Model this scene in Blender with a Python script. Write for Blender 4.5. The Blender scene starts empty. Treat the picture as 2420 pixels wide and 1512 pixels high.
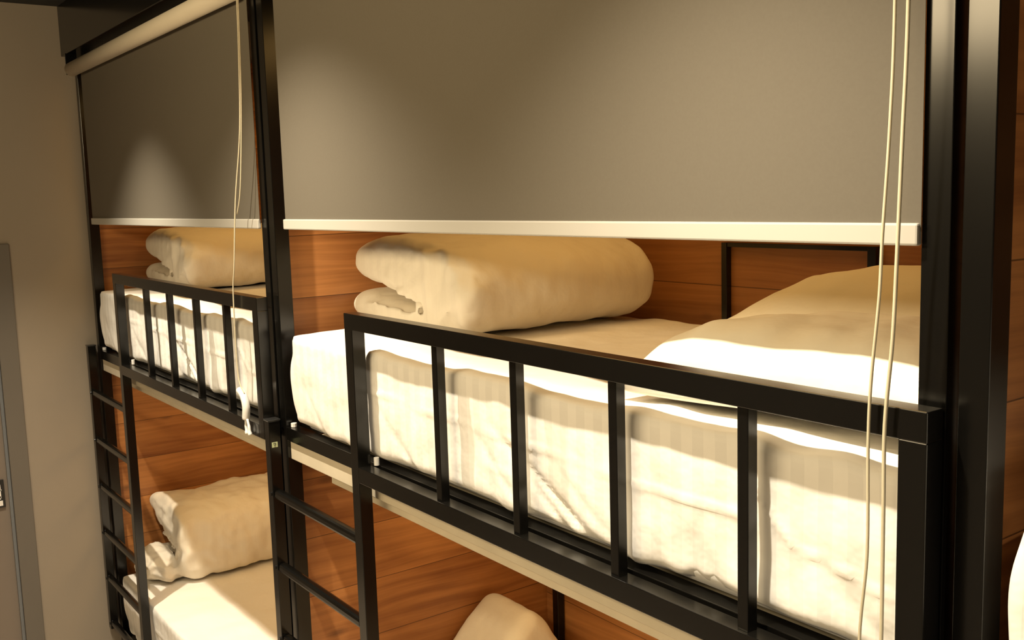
import bpy, bmesh, math, random
from mathutils import Vector, Matrix, noise

# ------------------------------------------------------------------ camera, world, lights, exposure
scene = bpy.context.scene
COL = scene.collection
ZO = 1.9                                   # all coordinates below are measured from the guard rail top; the floor is 1.9 m lower
YAW, PITCH, ROLL, FPX = 0.9419, 0.1252, -0.030, 2361.8
CAM = Vector((1.8804, -1.1322, 0.285 + ZO))
fw = Vector((-math.sin(YAW) * math.cos(PITCH), math.cos(YAW) * math.cos(PITCH), -math.sin(PITCH)))
rt = Vector((math.cos(YAW), math.sin(YAW), 0)); up = rt.cross(fw)
rt, up = math.cos(ROLL) * rt + math.sin(ROLL) * up, -math.sin(ROLL) * rt + math.cos(ROLL) * up
cd = bpy.data.cameras.new('camera'); cam = bpy.data.objects.new('camera', cd); COL.objects.link(cam)
cd.sensor_fit = 'HORIZONTAL'; cd.sensor_width = 36.0; cd.lens = 36.0 * FPX / 2420.0
cd.clip_start = 0.02; cd.clip_end = 60
M3 = Matrix((rt, up, -fw)).transposed().to_4x4(); M3.translation = CAM
cam.matrix_world = M3
scene.camera = cam

w = bpy.data.worlds.new('night_world'); scene.world = w; w.use_nodes = True
w.node_tree.nodes['Background'].inputs[0].default_value = (0.02, 0.015, 0.01, 1)
w.node_tree.nodes['Background'].inputs[1].default_value = 0.3
scene.view_settings.view_transform = 'Standard'; scene.view_settings.look = 'None'
scene.view_settings.exposure = 0.0; scene.view_settings.gamma = 1.0; scene.view_settings.use_curve_mapping = False

R90 = math.radians(90)
def spot(name, x, y, z, power, size=110, blend=1.0, radius=0.018, color=(1.0, 0.87, 0.67)):
    l = bpy.data.lights.new(name, 'SPOT'); l.energy = power; l.spot_size = math.radians(size); l.spot_blend = blend
    l.shadow_soft_size = radius; l.color = color
    o = bpy.data.objects.new(name, l); COL.objects.link(o); o.location = (x, y, z + ZO); return o
def area(name, loc, rot, sx, sy, power, color):
    l = bpy.data.lights.new(name, 'AREA'); l.shape = 'RECTANGLE'; l.size = sx; l.size_y = sy; l.energy = power; l.color = color
    o = bpy.data.objects.new(name, l); COL.objects.link(o); o.location = (loc[0], loc[1], loc[2] + ZO); o.rotation_euler = rot; return o
spot('downlight_lamp', -2.08, -0.50, 1.12, 280, 90, 1.0)
spot('downlight_lamp', -0.66, -0.53, 1.12, 235)
spot('downlight_lamp', 0.88, -0.53, 1.12, 235)
spot('downlight_lamp', 2.42, -0.53, 1.12, 235)
area('corridor_fill', (0.1, -2.08, 0.92), (R90, 0, 0), 2.4, 0.32, 58, (1.0, 0.78, 0.46))  # added unseen light opposite: evens the blinds, makes the post-top highlights
for bx in (0.1, -2.07):  # added warm fill inside upper and lower bunks, no fixture behind it
    area('bunk_fill', (bx, 0.60, 0.90), (0, 0, 0), 1.5, 0.4, 6.2, (1.0, 0.57, 0.17))
    area('bunk_fill', (bx, 0.60, -0.54), (0, 0, 0), 1.5, 0.4, 5, (1.0, 0.62, 0.24))

# ------------------------------------------------------------------ helpers
def nn(t, kind, **kw):
    n = t.nodes.new(kind)
    for k, v in kw.items():
        if k.startswith('i_'): n.inputs[k[2:]].default_value = v
        else: setattr(n, k, v)
    return n
def math_(t, op, a, b=None, c=None):
    n = t.nodes.new('ShaderNodeMath'); n.operation = op
    for i, s in enumerate((a, b, c)):
        if s is None: continue
        if isinstance(s, (int, float)): n.inputs[i].default_value = s
        else: t.links.new(s, n.inputs[i])
    return n.outputs[0]
def new_mat(name):
    m = bpy.data.materials.new(name); m.use_nodes = True
    t = m.node_tree; b = t.nodes['Principled BSDF']
    return m, t, b
def mix_col(t, fac, a, b, blend='MIX'):
    n = t.nodes.new('ShaderNodeMix'); n.data_type = 'RGBA'; n.blend_type = blend
    for sock, s in ((n.inputs['Factor'], fac), (n.inputs['A'], a), (n.inputs['B'], b)):
        if isinstance(s, (int, float)): sock.default_value = s
        elif isinstance(s, tuple): sock.default_value = (*s, 1) if len(s) == 3 else s
        else: t.links.new(s, sock)
    return n.outputs['Result']
def noise_tex(t, vec, scale, detail=3, rough=.5):
    n = nn(t, 'ShaderNodeTexNoise'); n.inputs['Scale'].default_value = scale; n.inputs['Detail'].default_value = detail
    n.inputs['Roughness'].default_value = rough
    if vec is not None: t.links.new(vec, n.inputs['Vector'])
    return n.outputs['Fac']
def bump(t, b, height, strength, dist):
    n = nn(t, 'ShaderNodeBump'); n.inputs['Strength'].default_value = strength; n.inputs['Distance'].default_value = dist
    t.links.new(height, n.inputs['Height']); t.links.new(n.outputs[0], b.inputs['Normal'])
def plain(name, col, rough=.5, var=.08, scale=6, metal=0.0, bstr=0.0, bscale=60):
    m, t, b = new_mat(name)
    p = nn(t, 'ShaderNodeNewGeometry').outputs['Position']
    f = noise_tex(t, p, scale)
    lo = tuple(c * (1 - var) for c in col); hi = tuple(min(1, c * (1 + var)) for c in col)
    t.links.new(mix_col(t, f, lo, hi), b.inputs['Base Color'])
    b.inputs['Roughness'].default_value = rough; b.inputs['Metallic'].default_value = metal
    if bstr: bump(t, b, noise_tex(t, p, bscale, 4), bstr, .004)
    return m
def wood_mat(name, lo, hi, plank=.19, off=.06):
    m, t, b = new_mat(name)
    s = nn(t, 'ShaderNodeSeparateXYZ'); t.links.new(nn(t, 'ShaderNodeNewGeometry').outputs['Position'], s.inputs[0])
    u = math_(t, 'ADD', s.outputs[0], s.outputs[1]); v = s.outputs[2]
    q = math_(t, 'ADD', math_(t, 'DIVIDE', v, plank), off)
    pid = math_(t, 'FLOOR', q); fr = math_(t, 'FRACT', q)
    def vec(a, b_, c):
        n = nn(t, 'ShaderNodeCombineXYZ')
        for i, (src, k) in enumerate(((u, a), (v, b_), (pid, c))):
            t.links.new(math_(t, 'MULTIPLY', src, k), n.inputs[i])
        return n.outputs[0]
    warp = noise_tex(t, vec(1.4, 4.5, 3.1), 1.0, 2)
    vw = math_(t, 'ADD', v, math_(t, 'MULTIPLY', warp, .09))
    g = nn(t, 'ShaderNodeCombineXYZ')
    t.links.new(math_(t, 'MULTIPLY', u, 1.3), g.inputs[0]); t.links.new(math_(t, 'MULTIPLY', vw, 42), g.inputs[1]); t.links.new(math_(t, 'MULTIPLY', pid, 5.7), g.inputs[2])
    grain = noise_tex(t, g.outputs[0], 1.0, 5, .6)
    big = noise_tex(t, vec(1.1, 3.2, 2.3), 1.4, 3)
    rr = nn(t, 'ShaderNodeMapRange'); rr.inputs['From Min'].default_value = .36; rr.inputs['From Max'].default_value = .66; t.links.new(grain, rr.inputs[0])
    r2 = nn(t, 'ShaderNodeMapRange'); r2.inputs['From Min'].default_value = .36; r2.inputs['From Max'].default_value = .66; t.links.new(big, r2.inputs[0])
    c = mix_col(t, math_(t, 'ADD', math_(t, 'MULTIPLY', rr.outputs[0], .45), math_(t, 'MULTIPLY', r2.outputs[0], .55)), lo, hi)
    # knots
    vo = nn(t, 'ShaderNodeTexVoronoi'); vo.inputs['Scale'].default_value = 1.0; vo.feature = 'F1'
    t.links.new(vec(3.1, 7.5, 1.7), vo.inputs['Vector'])
    k = nn(t, 'ShaderNodeMapRange'); k.inputs['From Min'].default_value = .035; k.inputs['From Max'].default_value = .15
    k.inputs['To Min'].default_value = .8; k.inputs['To Max'].default_value = 0; t.links.new(vo.outputs['Distance'], k.inputs[0])
    dark = tuple(x * .25 for x in lo)
    c = mix_col(t, k.outputs[0], c, dark)
    # plank joints
    e = math_(t, 'LESS_THAN', math_(t, 'ABSOLUTE', math_(t, 'SUBTRACT', fr, .5)), .4935)
    j = math_(t, 'MULTIPLY', math_(t, 'SUBTRACT', 1.0, e), .8)
    c = mix_col(t, j, c, dark)
    t.links.new(c, b.inputs['Base Color'])
    b.inputs['Roughness'].default_value = .42
    bump(t, b, math_(t, 'ADD', math_(t, 'MULTIPLY', grain, .3), e), .25, .002)
    return m
def sheet_mat(name, col, stripe=.08, trans=0.0):
    m, t, b = new_mat(name)
    g = nn(t, 'ShaderNodeNewGeometry'); s = nn(t, 'ShaderNodeSeparateXYZ'); t.links.new(g.outputs['Position'], s.inputs[0])
    u = math_(t, 'ADD', s.outputs[0], s.outputs[1])
    st = math_(t, 'SINE', math_(t, 'MULTIPLY', u, 2 * math.pi / .05))
    st = math_(t, 'GREATER_THAN', st, 0.0)
    ns = nn(t, 'ShaderNodeSeparateXYZ'); t.links.new(g.outputs['True Normal'], ns.inputs[0])
    side = math_(t, 'SUBTRACT', 1.0, math_(t, 'ABSOLUTE', ns.outputs[2]))
    f = math_(t, 'MULTIPLY', math_(t, 'MULTIPLY', st, side), 1.0)
    t.links.new(mix_col(t, f, col, tuple(c * (1 - stripe) for c in col)), b.inputs['Base Color'])
    b.inputs['Roughness'].default_value = .75
    b.inputs['Sheen Weight'].default_value = .1
    n1 = noise_tex(t, g.outputs['Position'], 14, 3); 
    bump(t, b, n1, .25, .02)
    return m
BLACK = plain('satin_black_steel', (.0033, .0030, .0025), .2, .2, 9)
BLACK.node_tree.nodes['Principled BSDF'].inputs['Specular IOR Level'].default_value = .48
WOOD = wood_mat('stained_pine', (.20, .066, .017), (.54, .235, .072))
WOODB = wood_mat('stained_pine_back', (.21, .078, .022), (.48, .21, .066), .2, .48)
SHEET = sheet_mat('white_striped_sheet', (.86, .83, .77))
DUVET = sheet_mat('white_duvet_cotton', (.80, .73, .60), .025)
PILLOW = sheet_mat('white_pillow_cotton', (.82, .765, .63), .0)
CORE = plain('mattress_ticking', (.80, .78, .74), .8, .04)
BOARD = plain('cream_plywood', (.60, .53, .40), .6, .12, 11)
WALLP = plain('cream_wall_paint', (.30, .255, .20), .75, .05, 2, bstr=.05)
CEIL = plain('grey_ceiling_paint', (.02, .018, .016), .8, .05, 2)
OPP = plain('corridor_wall_paint', (.24, .21, .17), .75, .06, 2)
DOORF = plain('grey_door_frame_paint', (.14, .125, .105), .5, .06, 3)
DOORL = plain('grey_brown_door_leaf', (.20, .165, .135), .5, .05, 3)
FLOORM = plain('beige_floor_tile', (.58, .50, .40), .35, .08, 3)
PLAST = plain('white_plastic', (.82, .80, .76), .3, .03)
CORDM = plain('cream_cord', (.52, .46, .32), .7, .08, 80)
BAR = plain('white_blind_bar', (.41, .39, .345), .45, .03)
ROLL = plain('cream_roller_fabric', (.62, .55, .43), .7, .05)
STICK = plain('pale_green_sticker', (.50, .56, .33), .6, .05)
INK = plain('black_ink', (.02, .02, .02), .6, .1)
def blind_mat():
    m, t, b = new_mat('grey_blind_fabric')
    p = nn(t, 'ShaderNodeNewGeometry').outputs['Position']
    t.links.new(mix_col(t, noise_tex(t, p, 220, 2), (.112, .096, .071), (.127, .111, .082)), b.inputs['Base Color'])
    b.inputs['Roughness'].default_value = .85
    tr = nn(t, 'ShaderNodeBsdfTranslucent'); tr.inputs[0].default_value = (.62, .44, .20, 1)
    mx = nn(t, 'ShaderNodeMixShader'); mx.inputs[0].default_value = .12
    t.links.new(b.outputs[0], mx.inputs[1]); t.links.new(tr.outputs[0], mx.inputs[2])
    t.links.new(mx.outputs[0], t.nodes['Material Output'].inputs[0])
    return m
BLIND = blind_mat()

# --- mesh builders -----------------------------------------------------------------------------
def box(bm, x0, x1, y0, y1, z0, z1, bev=0.0, seg=2):
    r = bmesh.ops.create_cube(bm, size=1.0)
    vs = r['verts']
    for v in vs:
        v.co = Vector(((x0 + x1) / 2 + v.co.x * (x1 - x0), (y0 + y1) / 2 + v.co.y * (y1 - y0), (z0 + z1) / 2 + v.co.z * (z1 - z0)))
    if bev:
        es = list({e for v in vs for e in v.link_edges})
        bmesh.ops.bevel(bm, geom=es, offset=bev, segments=seg, profile=.5, affect='EDGES')
    return bm
def boxm(*a, bev=0.0015):
    bm = bmesh.new(); return box(bm, *a, bev=bev)
def tube(bm, pts, r, n=8, caps=True):
    pts = [Vector(p) for p in pts]; rings = []
    for i, p in enumerate(pts):
        d = (pts[min(i + 1, len(pts) - 1)] - pts[max(i - 1, 0)]).normalized()
        a = d.cross(Vector((0, 1, 0)) if abs(d.y) < .9 else Vector((1, 0, 0))).normalized(); b = d.cross(a)
        rad = r[i] if isinstance(r, (list, tuple)) else r
        rings.append([bm.verts.new(p + rad * (math.cos(2 * math.pi * k / n) * a + math.sin(2 * math.pi * k / n) * b)) for k in range(n)])
    for A, B in zip(rings, rings[1:]):
        for k in range(n): bm.faces.new((A[k], A[(k + 1) % n], B[(k + 1) % n], B[k]))
    if caps:
        bm.faces.new(rings[0][::-1]); bm.faces.new(rings[-1])
    return bm
def smooth_path(pts, m=8):
    pts = [Vector(p) for p in pts]; out = []
    for i in range(len(pts) - 1):
        p0, p1, p2, p3 = pts[max(i - 1, 0)], pts[i], pts[i + 1], pts[min(i + 2, len(pts) - 1)]
        for k in range(m):
            s = k / m
            out.append(.5 * ((2 * p1) + (-p0 + p2) * s + (2 * p0 - 5 * p1 + 4 * p2 - p3) * s * s + (-p0 + 3 * p1 - 3 * p2 + p3) * s ** 3))
    return out + [pts[-1]]
BASE = {}
def finish(name, bm, mat, base, smooth):
    bmesh.ops.recalc_face_normals(bm, faces=bm.faces)
    for v in bm.verts: v.co -= Vector(base)
    me = bpy.data.meshes.new(name); bm.to_mesh(me); bm.free(); me.materials.append(mat)
    for p in me.polygons: p.use_smooth = smooth
    o = bpy.data.objects.new(name, me); COL.objects.link(o); return o
def empty_thing(name, base, label, cat, group=None):
    o = bpy.data.objects.new(name, None); COL.objects.link(o); o.empty_display_size = .1
    o.location = (base[0], base[1], base[2] + ZO); BASE[o.name] = base; o['label'] = label; o['category'] = cat
    if group: o['group'] = group
    return o
def mesh_thing(name, bm, mat, base, label, cat, group=None, smooth=False):
    o = finish(name, bm, mat, base, smooth); o.location = (base[0], base[1], base[2] + ZO); BASE[o.name] = base
    o['label'] = label; o['category'] = cat
    if group: o['group'] = group
    return o
def part(name, bm, mat, parent, smooth=False, label=None):
    base = BASE[parent.name]; o = finish(name, bm, mat, base, smooth); o.parent = parent; BASE[o.name] = base
    if label: o['label'] = label
    return o
def part_empty(name, parent):
    o = bpy.data.objects.new(name, None); COL.objects.link(o); o.parent = parent; BASE[o.name] = BASE[parent.name]; return o
def struct(name, bm, mat, smooth=False):
    o = finish(name, bm, mat, (0, 0, 0), smooth); o.location = (0, 0, ZO); o['kind'] = 'structure'; BASE[o.name] = (0, 0, 0); return o
def dup(root, dx, label=None, dz=0.0):
    def rec(o, par):
        c = o.copy(); COL.objects.link(c); c.parent = par; BASE[c.name] = BASE[o.name]
        for ch in list(o.children): rec(ch, c)
        return c
    r = rec(root, None); r.location = root.location + Vector((dx, 0, dz))
    if label: r['label'] = label
    return r
def cloth_mods(o, disp=((.16, .02), (.05, .006)), voxel=.009, smooth=6):
    m = o.modifiers.new('remesh', 'REMESH'); m.mode = 'VOXEL'; m.voxel_size = voxel; m.use_smooth_shade = True
    s = o.modifiers.new('smooth', 'SMOOTH'); s.iterations = smooth; s.factor = .5
    for i, (size, st) in enumerate(disp):
        tx = bpy.data.textures.new('cloth_noise', 'CLOUDS'); tx.noise_scale = size; tx.noise_depth = 1
        d = o.modifiers.new('displace', 'DISPLACE'); d.texture = tx; d.strength = st; d.mid_level = .5; d.texture_coords = 'LOCAL'
PITCH_X = 2.17

# ------------------------------------------------------------------ the room
struct('floor', boxm(-4.2, 4.4, -2.1, 1.2, -1.95, -1.9, bev=0), FLOORM)
struct('ceiling', boxm(-4.2, 4.4, -2.1, 1.2, 1.2, 1.25, bev=0), CEIL)
struct('wall_back', boxm(-3.17, 4.4, 1.06, 1.12, -1.9, 1.2, bev=0), WOODB)
struct('wall_front', boxm(-3.2, 4.4, -2.15, -2.1, -1.9, 1.2, bev=0), OPP)
struct('wall_right', boxm(4.3, 4.4, -2.1, 1.06, -1.9, 1.2, bev=0), OPP)
XE = -3.15
bm = bmesh.new()                                     # end wall with a door opening
box(bm, XE - .12, XE, -.30, 1.06, -1.9, 1.2); box(bm, XE - .12, XE, -2.1, -1.21, -1.9, 1.2); box(bm, XE - .12, XE, -1.21, -.30, .13, 1.2)
struct('wall_left', bm, WALLP)
for i, x in enumerate((XE + .004, -.977, -.977 + PITCH_X)):     # wood-lined partitions between the bays
    n = ('wall_bay_left', 'wall_bay_middle', 'wall_bay_right')[i]
    struct(n, boxm(x, x + .014, .10, 1.06, -1.9, .99, bev=0), WOOD)
hd = boxm(XE, 4.3, .0, .14, .975, 1.2, bev=.003); box(hd, XE, 4.3, .05, .10, .925, .976)
struct('trim_1', hd, BLACK)      # header over the bunks
door = struct('door_1', boxm(XE - .06, XE - .02, -1.13, -.385, -1.9, .045), DOORL)
fb = bmesh.new()
box(fb, XE - .10, XE + .012, -.372, -.292, -1.9, .130, bev=.003); box(fb, XE - .10, XE + .012, -1.218, -1.138, -1.9, .130, bev=.003); box(fb, XE - .10, XE + .012, -1.138, -.372, .05, .130, bev=.003)
part('door_frame', fb, DOORF, door)
sb = bmesh.new(); box(sb, XE - .018, XE - .004, -.386, -.373, -1.9, .05)
part('door_seal', sb, plain('blue_grey_seal', (.16, .17, .18), .4), door)
lk = part('lock_plate', boxm(XE - .02, XE - .010, -.50, -.402, -1.085, -.955), plain('black_plastic', (.012, .012, .011), .35), door)
mk = bmesh.new()
for (y0, y1, z0, z1) in ((-.47, -.415, -1.005, -.998), (-.425, -.418, -1.04, -.975), (-.448, -.440, -1.04, -1.0), (-.47, -.413, -1.076, -1.052), (-.44, -.42, -1.045, -1.03)):
    box(mk, XE - .0102, XE - .0085, y0, y1, z0, z1)
part('lock_marking', mk, PLAST, lk)

# ------------------------------------------------------------------ bunk bed frame (bay between the two post pairs)
def make_bunk(label):
    b = empty_thing('bunk_bed', (.1, .5, -1.9), label, 'bunk bed', 'black steel bunk beds in a row')
    for (x0, x1, y0, y1) in ((-.962, -.922, .05, .095), (1.153, 1.193, .05, .095), (-.885, -.855, 1.025, 1.055), (1.153, 1.193, 1.015, 1.055)):
        part('post', boxm(x0, x1, y0, y1, -1.9, .975), BLACK, b)
    for z in (-.434, -1.83):
        part('side_rail', boxm(-.922, 1.153, .05, .09, z, z + .041), BLACK, b)
        part('side_rail', boxm(-.855, 1.153, 1.02, 1.05, z, z + .041), BLACK, b)
        for x in (-.957, 1.158):
            part('end_rail', boxm(x, x + .03, .095, 1.02, z, z + .041), BLACK, b)
    base = bmesh.new(); box(base, -.920, 1.151, .060, 1.045, -.493, -.4345, bev=.002)
    bb = part('bed_base', base, BOARD, b, label='cream painted board under the mattress')
    part('base_lip', boxm(-.70, 1.151, .085, 1.03, -.526, -.496, bev=.002), BOARD, bb)
    part('bed_base', boxm(-.85, 1.151, .092, 1.018, -1.83, -1.79, bev=.002), BOARD, b)
    g = part_empty('guard_rail', b)
    part('top_rail', boxm(-.40, 1.197, 0, .036, -.041, 0), BLACK, g)
    part('bottom_rail', boxm(-.36, 1.157, 0, .036, -.434, -.393), BLACK, g)
    for x, z in ((-.40, -1.78), (1.157, -.434)):
        part('guard_post', boxm(x, x + .04, 0.0005, .0365, z, -.0405), BLACK, g)
    for k in range(4):
        x = .006 + .2925 * k
        part('baluster', boxm(x, x + .021, .007, .029, -.394, -.040, bev=.0015), BLACK, g)
    l = part_empty('ladder', b)
    part('stile', boxm(-.970, -.934, 0, .036, -1.78, -.372), BLACK, l)
    part('stile_cap', boxm(-.971, -.932, -.002, .038, -.372, -.367), plain('glossy_black_cap', (.02, .02, .02), .08), l)
    for k in range(6):
        z = -.597 - .231 * k
        part('rung', boxm(-.936, -.398, .003, .031, z - .014, z + .014, bev=.009), BLACK, l)
        bt = bmesh.new(); tube(bt, [(-.945, -.004, z), (-.945, .002, z)], .006, 10)
        part('bolt', bt, BLACK, l)
    sp = bmesh.new(); tube(sp, [(-.905, .068, -.392), (-.905, .068, -.381)], .009, 10)
    part('end_cap', sp, PLAST, b, label='white plastic cap on the rail')
    sp = bmesh.new(); tube(sp, [(-.345, .045, -.392), (-.345, .045, -.372)], .007, 10)
    part('end_cap', sp, PLAST, b, label='white plastic cap on the rail')
    return b
bunk = make_bunk('black steel bunk bed nearest, between the double posts, its guard rail fully in view')
bunk_l = dup(bunk, -PITCH_X, 'black steel bunk bed at the far left, next to the cream end wall')
bunk_r = dup(bunk, PITCH_X, 'black steel bunk bed past the right edge, only its front post in view')
st = part('sticker', boxm(-.9335, -.9325, .006, .024, -.452, -.436, bev=0), STICK, bunk, label='small pale green sticker with a black question mark')
ink = bmesh.new()
tube(ink, smooth_path([(-.9322, .0105, -.441), (-.9322, .013, -.4385), (-.9322, .0175, -.4395), (-.9322, .0175, -.443), (-.9322, .0145, -.4455), (-.9322, .0145, -.448)], 4), .0008, 6)
tube(ink, [(-.9322, .0145, -.4495), (-.9322, .0145, -.4507)], .0009, 6)
part('printed_mark', ink, INK, st)

# ------------------------------------------------------------------ black frames on the back wall
def wall_frame(x0, x1, z0, z1, label):
    b = empty_thing('wall_frame', ((x0 + x1) / 2, 1.05, z0), label, 'frame')
    part('upright', boxm(x0, x0 + .02, 1.04, 1.06, z0, z1, bev=.001), BLACK, b)
    part('upright', boxm(x1 - .024, x1, 1.04, 1.06, z0, z1, bev=.001), BLACK, b)
    part('crossbar', boxm(x0 + .02, x1 - .024, 1.042, 1.06, z1 - .012, z1, bev=.001), BLACK, b)
    part('crossbar', boxm(x0 + .02, x1 - .024, 1.042, 1.06, z0, z0 + .012, bev=.001), BLACK, b)
    return b
wall_frame(-.078, .423, -.30, .130, 'thin black rectangular frame on the wood wall behind the nearest upper mattress')

# ------------------------------------------------------------------ mattresses
def rounded_box(x0, x1, y0, y1, z0, z1, r, nx, ny, nz, f):
    """closed box surface with rounded edges; f(p, n) -> displaced point"""
    bm = bmesh.new(); lut = {}
    def vert(i, j, k):
        key = (i, j, k)
        if key not in lut:
            p = Vector((x0 + (x1 - x0) * i / nx, y0 + (y1 - y0) * j / ny, z0 + (z1 - z0) * k / nz))
            c = Vector((min(max(p.x, x0 + r), x1 - r), min(max(p.y, y0 + r), y1 - r), min(max(p.z, z0 + r), z1 - r)))
            d = p - c
            n = d.normalized() if d.length > 1e-9 else Vector((0, 0, 1))
            lut[key] = bm.verts.new(f(c + n * r, n))
        return lut[key]
    for i in range(nx):
        for j in range(ny):
            for k in (0, nz): bm.faces.new([vert(i, j, k), vert(i + 1, j, k), vert(i + 1, j + 1, k), vert(i, j + 1, k)])
    for i in range(nx):
        for k in range(nz):
            for j in (0, ny): bm.faces.new([vert(i, j, k), vert(i + 1, j, k), vert(i + 1, j, k + 1), vert(i, j, k + 1)])
    for j in range(ny):
        for k in range(nz):
            for i in (0, nx): bm.faces.new([vert(i, j, k), vert(i, j + 1, k), vert(i, j + 1, k + 1), vert(i, j, k + 1)])
    return bm
def seg_dist(px, pz, a, b):
    dx, dz = b[0] - a[0], b[1] - a[1]; L = dx * dx + dz * dz
    t = max(0, min(1, ((px - a[0]) * dx + (pz - a[1]) * dz) / L))
    return math.hypot(px - a[0] - t * dx, pz - a[1] - t * dz), t
CREASES = [((.16, -.20), (.42, -.39), .010, .007), ((.20, -.22), (.50, -.39), .009, .008), ((.24, -.25), (.54, -.39), .008, .006), ((.10, -.24), (.30, -.39), .010, .006),
           ((-.34, -.24), (-.16, -.39), .012, .006), ((.36, -.24), (.60, -.39), .010, .004), ((.735, -.30), (.738, -.40), .016, .012), ((.775, -.33), (.79, -.40), .012, .008), ((-.8, -.25), (-.66, -.38), .012, .005), ((.98, -.26), (1.1, -.35), .02, .006)]
SEAMS = [((-.36, -.205), (.30, -.225), .0035, .0035), ((.30, -.225), (.86, -.235), .0035, .004), ((.86, -.17), (.95, -.255), .005, .004), ((.95, -.255), (1.14, -.285), .0035, .004), ((.12, -.30), (.22, -.30), .006, .002)]
def make_mattress(name, z_top, z_bot, label, seed=0.0, bulge=.0):
    x0, x1, y0, y1 = -.872, 1.146, .058, 1.008
    core = rounded_box(x0 + .02, x1 - .012, y0 + .010, y1 - .012, z_bot, z_top - .03, .035, 40, 20, 8, lambda p, n: p)
    m = mesh_thing(name, core, CORE, ((x0 + x1) / 2, .5, z_bot), label, 'mattress', smooth=True)
    zt = z_top
    def f(p, n):
        q = Vector((p.x + seed, p.y, p.z))
        h = (p.z - z_bot) / (zt - z_bot)
        d = .007 * noise.noise(q * 4.0) + .0035 * noise.noise(q * 13.0)
        if n.z > .3: d += .006 * noise.noise(Vector((q.x * 9, q.y * 2.0, 3)))
        zz = p.z - zt - .105                                     # height measured as on the upper bed
        if n.y < -.5:
            for a, b, wd, dp in CREASES:
                e, t = seg_dist(p.x, zz, a, b); d -= dp * math.exp(-(e / wd) ** 2) * (.3 + .7 * t)
            for a, b, wd, dp in SEAMS:
                e, t = seg_dist(p.x, zz, a, b); d += dp * math.exp(-(e / wd) ** 2)
            d += .004 * math.sin(p.x * 36 + 5 * noise.noise(q * 3)) * max(0, 1 - h * 1.3)
            d += .005 * h                                        # the side leans out towards the top edge
        if n.x < -.5: d += .022 * math.sin(math.pi * min(1, h * 1.05)) - .012
        out = p + n * d
        edge = max(0.0, 1 - abs(p.y - y0) / .12) * max(0, n.z + .2)
        out.z += edge * (.012 * math.exp(-((p.x - .86) / .05) ** 2) + .010 * math.exp(-((p.x - 1.03) / .05) ** 2) + .004 * math.sin(p.x * 11))
        if h < .12: out.z += .008 * noise.noise(Vector((q.x * 7, q.y * 7, 0)))
        return out
    part('fitted_sheet', rounded_box(x0, x1, y0, y1, z_bot + .012, zt, .024, 210, 60, 30, f), SHEET, m, True)
    return m
mat_u = make_mattress('mattress', -.105, -.391, 'thick mattress in a striped white sheet behind the nearest guard rail')
mat_ul = dup(mat_u, -PITCH_X, 'white sheeted upper mattress behind the far left guard rail')
mat_ll = make_mattress('mattress', -1.50, -1.787, 'white sheeted lower mattress seen through the far left ladder, under a bright light patch', seed=4.0)
mat_ll.location.x -= PITCH_X
mat_ln = make_mattress('mattress', -1.50, -1.787, 'white sheeted lower mattress of the nearest bunk bed', seed=8.0)
mat_r = dup(mat_u, PITCH_X - .018, 'white mattress end peeking in at the right edge beside the posts')

# ------------------------------------------------------------------ folded duvets
def catmull_closed(pts, m):
    out = []; n = len(pts)
    for i in range(n):
        p0, p1, p2, p3 = (Vector(pts[(i + k) % n]) for k in (-1, 0, 1, 2))
        for k in range(m):
            s = k / m
            out.append(.5 * ((2 * p1) + (-p0 + p2) * s + (2 * p0 - 5 * p1 + 4 * p2 - p3) * s * s + (-p0 + 3 * p1 - 3 * p2 + p3) * s ** 3))
    return out
def extruded(profile, stations, warp=None):
    """profile: list of (x,z); stations: list of (y, inset, dx, dz)"""
    pr = catmull_closed([(x, z) for x, z in profile], 6); n = len(pr); bm = bmesh.new(); rings = []
    area2 = sum(pr[i].x * pr[(i + 1) % n].y - pr[(i + 1) % n].x * pr[i].y for i in range(n)); sg = 1 if area2 > 0 else -1
    nor = []
    for i in range(n):
        d = (pr[(i + 1) % n] - pr[i - 1]).normalized(); nor.append(Vector((d.y, -d.x)) * sg)
    for y, ins, dx, dz in stations:
        rings.append([bm.verts.new((p.x - q.x * ins + dx, y, p.y - q.y * ins + dz)) for p, q in zip(pr, nor)])
    if warp:
        for rg in rings:
            for v in rg: v.co = warp(v.co)
    for A, B in zip(rings, rings[1:]):
        for k in range(n): bm.faces.new((A[k], A[(k + 1) % n], B[(k + 1) % n], B[k]))
    bm.faces.new(rings[0][::-1]); bm.faces.new(rings[-1])
    bmesh.ops.triangulate(bm, faces=[f for f in bm.faces if len(f.verts) > 4])
    return bm
Z1 = -.103
FOLD = [(-.50, Z1), (-.70, Z1), (-.86, Z1), (-.920, -.075), (-.925, -.04), (-.90, -.012), (-.84, -.008), (-.70, -.030), (-.57, -.042), (-.50, -.040), (-.50, -.020), (-.57, -.014), (-.70, .008), (-.83, .022),
        (-.895, .050), (-.905, .088), (-.88, .128), (-.80, .150), (-.68, .160), (-.52, .155), (-.38, .135), (-.285, .085), (-.25, .02), (-.27, -.045), (-.33, -.09), (-.40, Z1)]
def rounded_stations(y0, y1, r, m=14, k=6, drift=0.0):
    st = []
    for i in range(k): 
        a = i / k; st.append((y0 + r * (1 - math.cos(a * math.pi / 2)), r * (1 - math.sin(a * math.pi / 2)) * .95, 0, 0))
    for i in range(m + 1): st.append((y0 + r + (y1 - y0 - 2 * r) * i / m, 0, drift * i / m, 0))
    for i in range(1, k + 1):
        a = i / k; st.append((y1 - r + r * math.sin(a * math.pi / 2), r * (1 - math.cos(a * math.pi / 2)) * .95, drift, 0))
    return st
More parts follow.
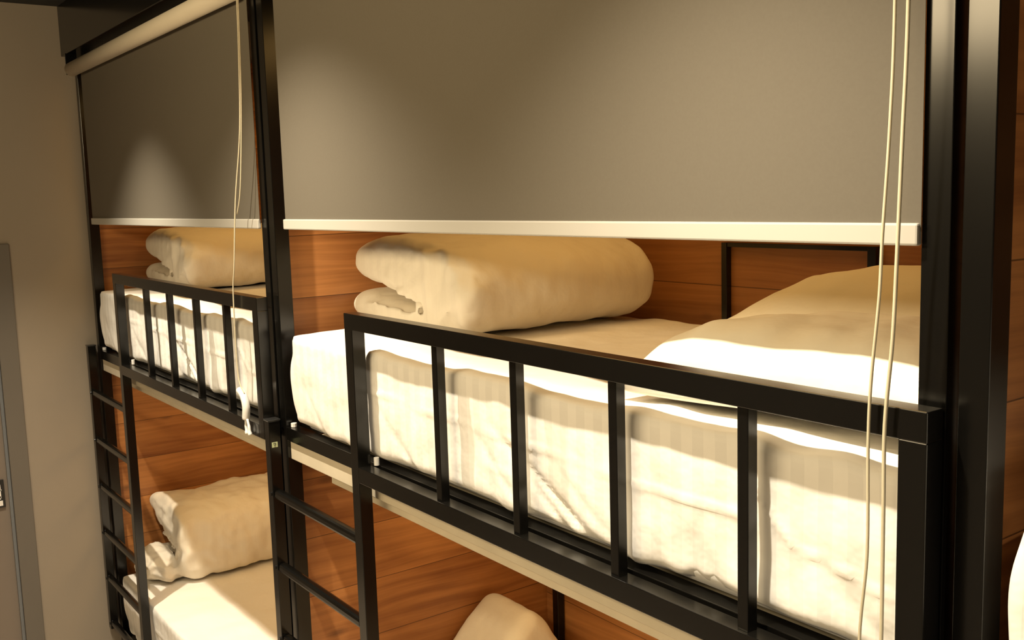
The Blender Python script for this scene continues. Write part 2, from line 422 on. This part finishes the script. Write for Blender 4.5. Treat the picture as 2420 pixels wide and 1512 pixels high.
def crumple(p):
    a = max(0, 1 - (p.y - .28) / .10) * max(0, min(1, (p.x + .58) / .15)) * (1 if p.z > -.09 else 0)
    q = p * 22
    return p + a * .022 * Vector((noise.noise(q), noise.noise(q + Vector((7, 0, 0))), noise.noise(q + Vector((0, 9, 0)))))
duv = mesh_thing('folded_duvet', extruded(FOLD, rounded_stations(.28, .97, .045), crumple), DUVET, (-.6, .6, Z1), 'plump white duvet folded in half on the nearest upper mattress', 'duvet', smooth=True)
cloth_mods(duv, ((.22, .022), (.06, .008)), .008, 5)
duv.location.z += .013
duv_l = dup(duv, -PITCH_X, 'white folded duvet on the far left upper mattress, half under the dark blind')
KN = [(-.50, Z1), (-.66, Z1), (-.80, Z1), (-.85, -.085), (-.845, -.055), (-.79, -.03), (-.70, -.012), (-.60, .005), (-.53, .015), (-.525, .050), (-.58, .072), (-.68, .095), (-.80, .120),
      (-.85, .148), (-.87, .195), (-.84, .235), (-.77, .25), (-.68, .245), (-.56, .225), (-.47, .17), (-.435, .07), (-.435, -.02), (-.45, -.08)]
def crumple_low(p):
    q = p * 12
    a = max(0, 1 - (p.y - .24) / .18)
    return p + a * .022 * Vector((noise.noise(q), noise.noise(q + Vector((7, 0, 0))), noise.noise(q + Vector((0, 9, 0))) * (1 if p.z > -.08 else 0)))
lb = extruded([(x, z) for x, z in KN], rounded_stations(.24, .95, .05), crumple_low)
tail = bmesh.ops.create_icosphere(lb, subdivisions=4, radius=1.0)['verts']      # the loose end spilling out in front
for v in tail:
    k = 1 + .22 * noise.noise(v.co * 2.6) + .12 * noise.noise(v.co * 6)
    v.co = Vector((-.655 + .17 * v.co.x * k, .205 + .105 * v.co.y * k, max(Z1, -.055 + .085 * v.co.z * k)))
duv_ll = mesh_thing('folded_duvet', lb, DUVET, (-.6, .6, Z1), 'rumpled white folded duvet on the far left lower mattress', 'duvet', smooth=True)
duv_ll.location += Vector((-PITCH_X - .08, 0, -1.50 + .119))
cloth_mods(duv_ll, ((.2, .03), (.08, .022)), .008, 3)
HEAP = [(.70, 0), (.45, 0), (.36, .02), (.40, .08), (.52, .17), (.64, .27), (.72, .345), (.765, .375), (.80, .372), (.845, .33), (.895, .25), (.94, .15), (.965, .05), (.95, 0), (.82, 0)]
hb = extruded([(y, z) for y, z in HEAP], rounded_stations(-.950, -.66, .05))
for v in hb.verts: v.co = Vector((v.co.y, v.co.x, v.co.z - 1.486))
hp = mesh_thing('folded_duvet', hb, DUVET, (-.75, .7, -1.498), 'heaped white duvet whose peak shows under the nearest upper bed', 'duvet', smooth=True)
cloth_mods(hp, ((.25, .02), (.08, .008)), .008, 5)

# ------------------------------------------------------------------ pillows
def pillow_bm(L, W, T, n=60, pinch=.10, flat=.35, e=(2.6, .45)):
    bm = bmesh.new(); top = {}; bot = {}
    for i in range(n + 1):
        for j in range(n + 1):
            u, v = 2 * i / n - 1, 2 * j / n - 1
            ex = 1 - pinch * (1 - v * v) * 0 ; 
            x = L / 2 * u * (1 - pinch * (1 - abs(u)) * 0) * (1 - .06 * (1 - v * v) * (u * u) + 0.0)
            y = W / 2 * v * (1 - .06 * (1 - u * u) * (v * v))
            h = ((1 - abs(u) ** e[0]) * (1 - abs(v) ** e[0])) ** e[1]
            nz = .012 * noise.noise(Vector((x * 6, y * 6, L))) + .006 * noise.noise(Vector((x * 17, y * 17, L)))
            edge = i in (0, n) or j in (0, n)
            top[i, j] = bm.verts.new((x, y, T * (1 - flat) * h + (0 if edge else nz * min(1, h * 2))))
            bot[i, j] = top[i, j] if edge else bm.verts.new((x, y, -T * flat * h))
    for i in range(n):
        for j in range(n):
            bm.faces.new((top[i, j], top[i + 1, j], top[i + 1, j + 1], top[i, j + 1]))
            q = (bot[i, j], bot[i, j + 1], bot[i + 1, j + 1], bot[i + 1, j])
            if len(set(q)) == 4: bm.faces.new(q)
    return bm
def pillow(L, W, T, loc, rot, label, flat=.35, e=(2.6, .45)):
    bm = pillow_bm(L, W, T, flat=flat, e=e)
    bmesh.ops.transform(bm, matrix=Matrix.Rotation(rot[2], 4, 'Z') @ Matrix.Rotation(rot[1], 4, 'Y') @ Matrix.Rotation(rot[0], 4, 'X'), verts=bm.verts)
    for v in bm.verts: v.co += Vector(loc)
    o = mesh_thing('pillow', bm, PILLOW, loc, label, 'pillow', smooth=True)
    return o
R = math.radians
pillow(.90, .50, .21, (.735, .72, -.070), (0, R(-1.5), 0), 'tall plump white pillow at the back, beside the right post', .12, (2.2, .60))
pillow(.68, .36, .150, (.845, .292, -.064), (0, R(-3.6), R(-1)), 'flatter white pillow in front of the taller one, close behind the nearest guard rail', .15, (3.4, .40))

# ------------------------------------------------------------------ roller blinds
def make_blind(label):
    b = empty_thing('roller_blind', (.15, .042, .2), label, 'roller blind', 'grey roller blinds pulled half down')
    rb = bmesh.new(); tube(rb, [(-.86, .014, .905), (1.145, .014, .905)], .031, 32)
    part('roller', rb, ROLL, b, True, 'cream fabric covered roller')
    fb = bmesh.new()
    part('blind_fabric', boxm(-.822, 1.157, .0425, .0437, .222, .905, bev=0), BLIND, b)
    bar = bmesh.new(); box(bar, -.826, 1.156, .036, .048, .204, .233, bev=.003)
    part('bottom_bar', bar, BAR, b, False, 'white bottom bar')
    for x in (-.865, 1.146):
        part('bracket', boxm(x, x + .006, -.01, .04, .88, .975, bev=.001), BLACK, b)
    return b
blind = make_blind('wide grey roller blind over the nearest upper bunk, white bar along its hem')
blind_l = dup(blind, -PITCH_X, 'dark grey roller blind at the far left hanging from a cream roller')
def cord(name, pts, parent, r=.0022):
    bm = bmesh.new(); tube(bm, smooth_path(pts, 6), r, 8); return part(name, bm, CORDM, parent, True, 'thin cream pull cord')
Yc = -.012
cord('pull_cord', [(1.150, Yc, .90), (1.150, Yc, .51), (1.146, Yc, .357), (1.138, Yc, .219), (1.135, Yc, .143), (1.125, Yc, .032), (1.122, Yc, -.054), (1.123, Yc, -.2), (1.113, Yc, -.33), (1.118, Yc, -.52), (1.132, Yc, -.55)], blind)
cord('pull_cord', [(1.168, Yc, .90), (1.168, Yc, .51), (1.163, Yc, .33), (1.159, Yc, .197), (1.155, Yc, .09), (1.146, Yc, -.022), (1.146, Yc, -.135), (1.146, Yc, -.32), (1.143, Yc, -.52), (1.132, Yc, -.55)], blind, .0026)
# the far left blind: the cords fall together and end in a white clip
BASE[blind_l.name] = (BASE[blind.name][0] - PITCH_X, BASE[blind.name][1], BASE[blind.name][2])
cord('pull_cord', [(-.945, Yc, .90), (-.955, Yc, .74), (-.985, Yc, .50), (-1.055, Yc, .295), (-1.10, Yc, .1), (-1.125, Yc, -.002), (-1.130, Yc, -.244), (-1.085, Yc, -.305)], blind_l)
cord('pull_cord', [(-.935, Yc, .90), (-.945, Yc, .74), (-.965, Yc, .55), (-1.01, Yc, .33), (-1.05, Yc, .25)], blind_l, .0018)
cb = bmesh.new()
tube(cb, smooth_path([(-1.125, Yc, -.30), (-1.095, Yc, -.312), (-1.078, Yc, -.345), (-1.085, Yc, -.385)], 5), .012, 10)
clip = part('cord_clip', cb, PLAST, blind_l, True, 'white plastic cord clip')
for dx in (-.012, .012):
    c2 = bmesh.new(); tube(c2, smooth_path([(-1.080 + dx * .5, Yc, -.385), (-1.076 + dx, Yc, -.405), (-1.072 + dx, Yc, -.425), (-1.070 + dx, Yc, -.432)], 4), [.004] * 4 + [.005] * 4 + [.007] * 4 + [.006], 8)
    part('bead', c2, PLAST, clip, True)
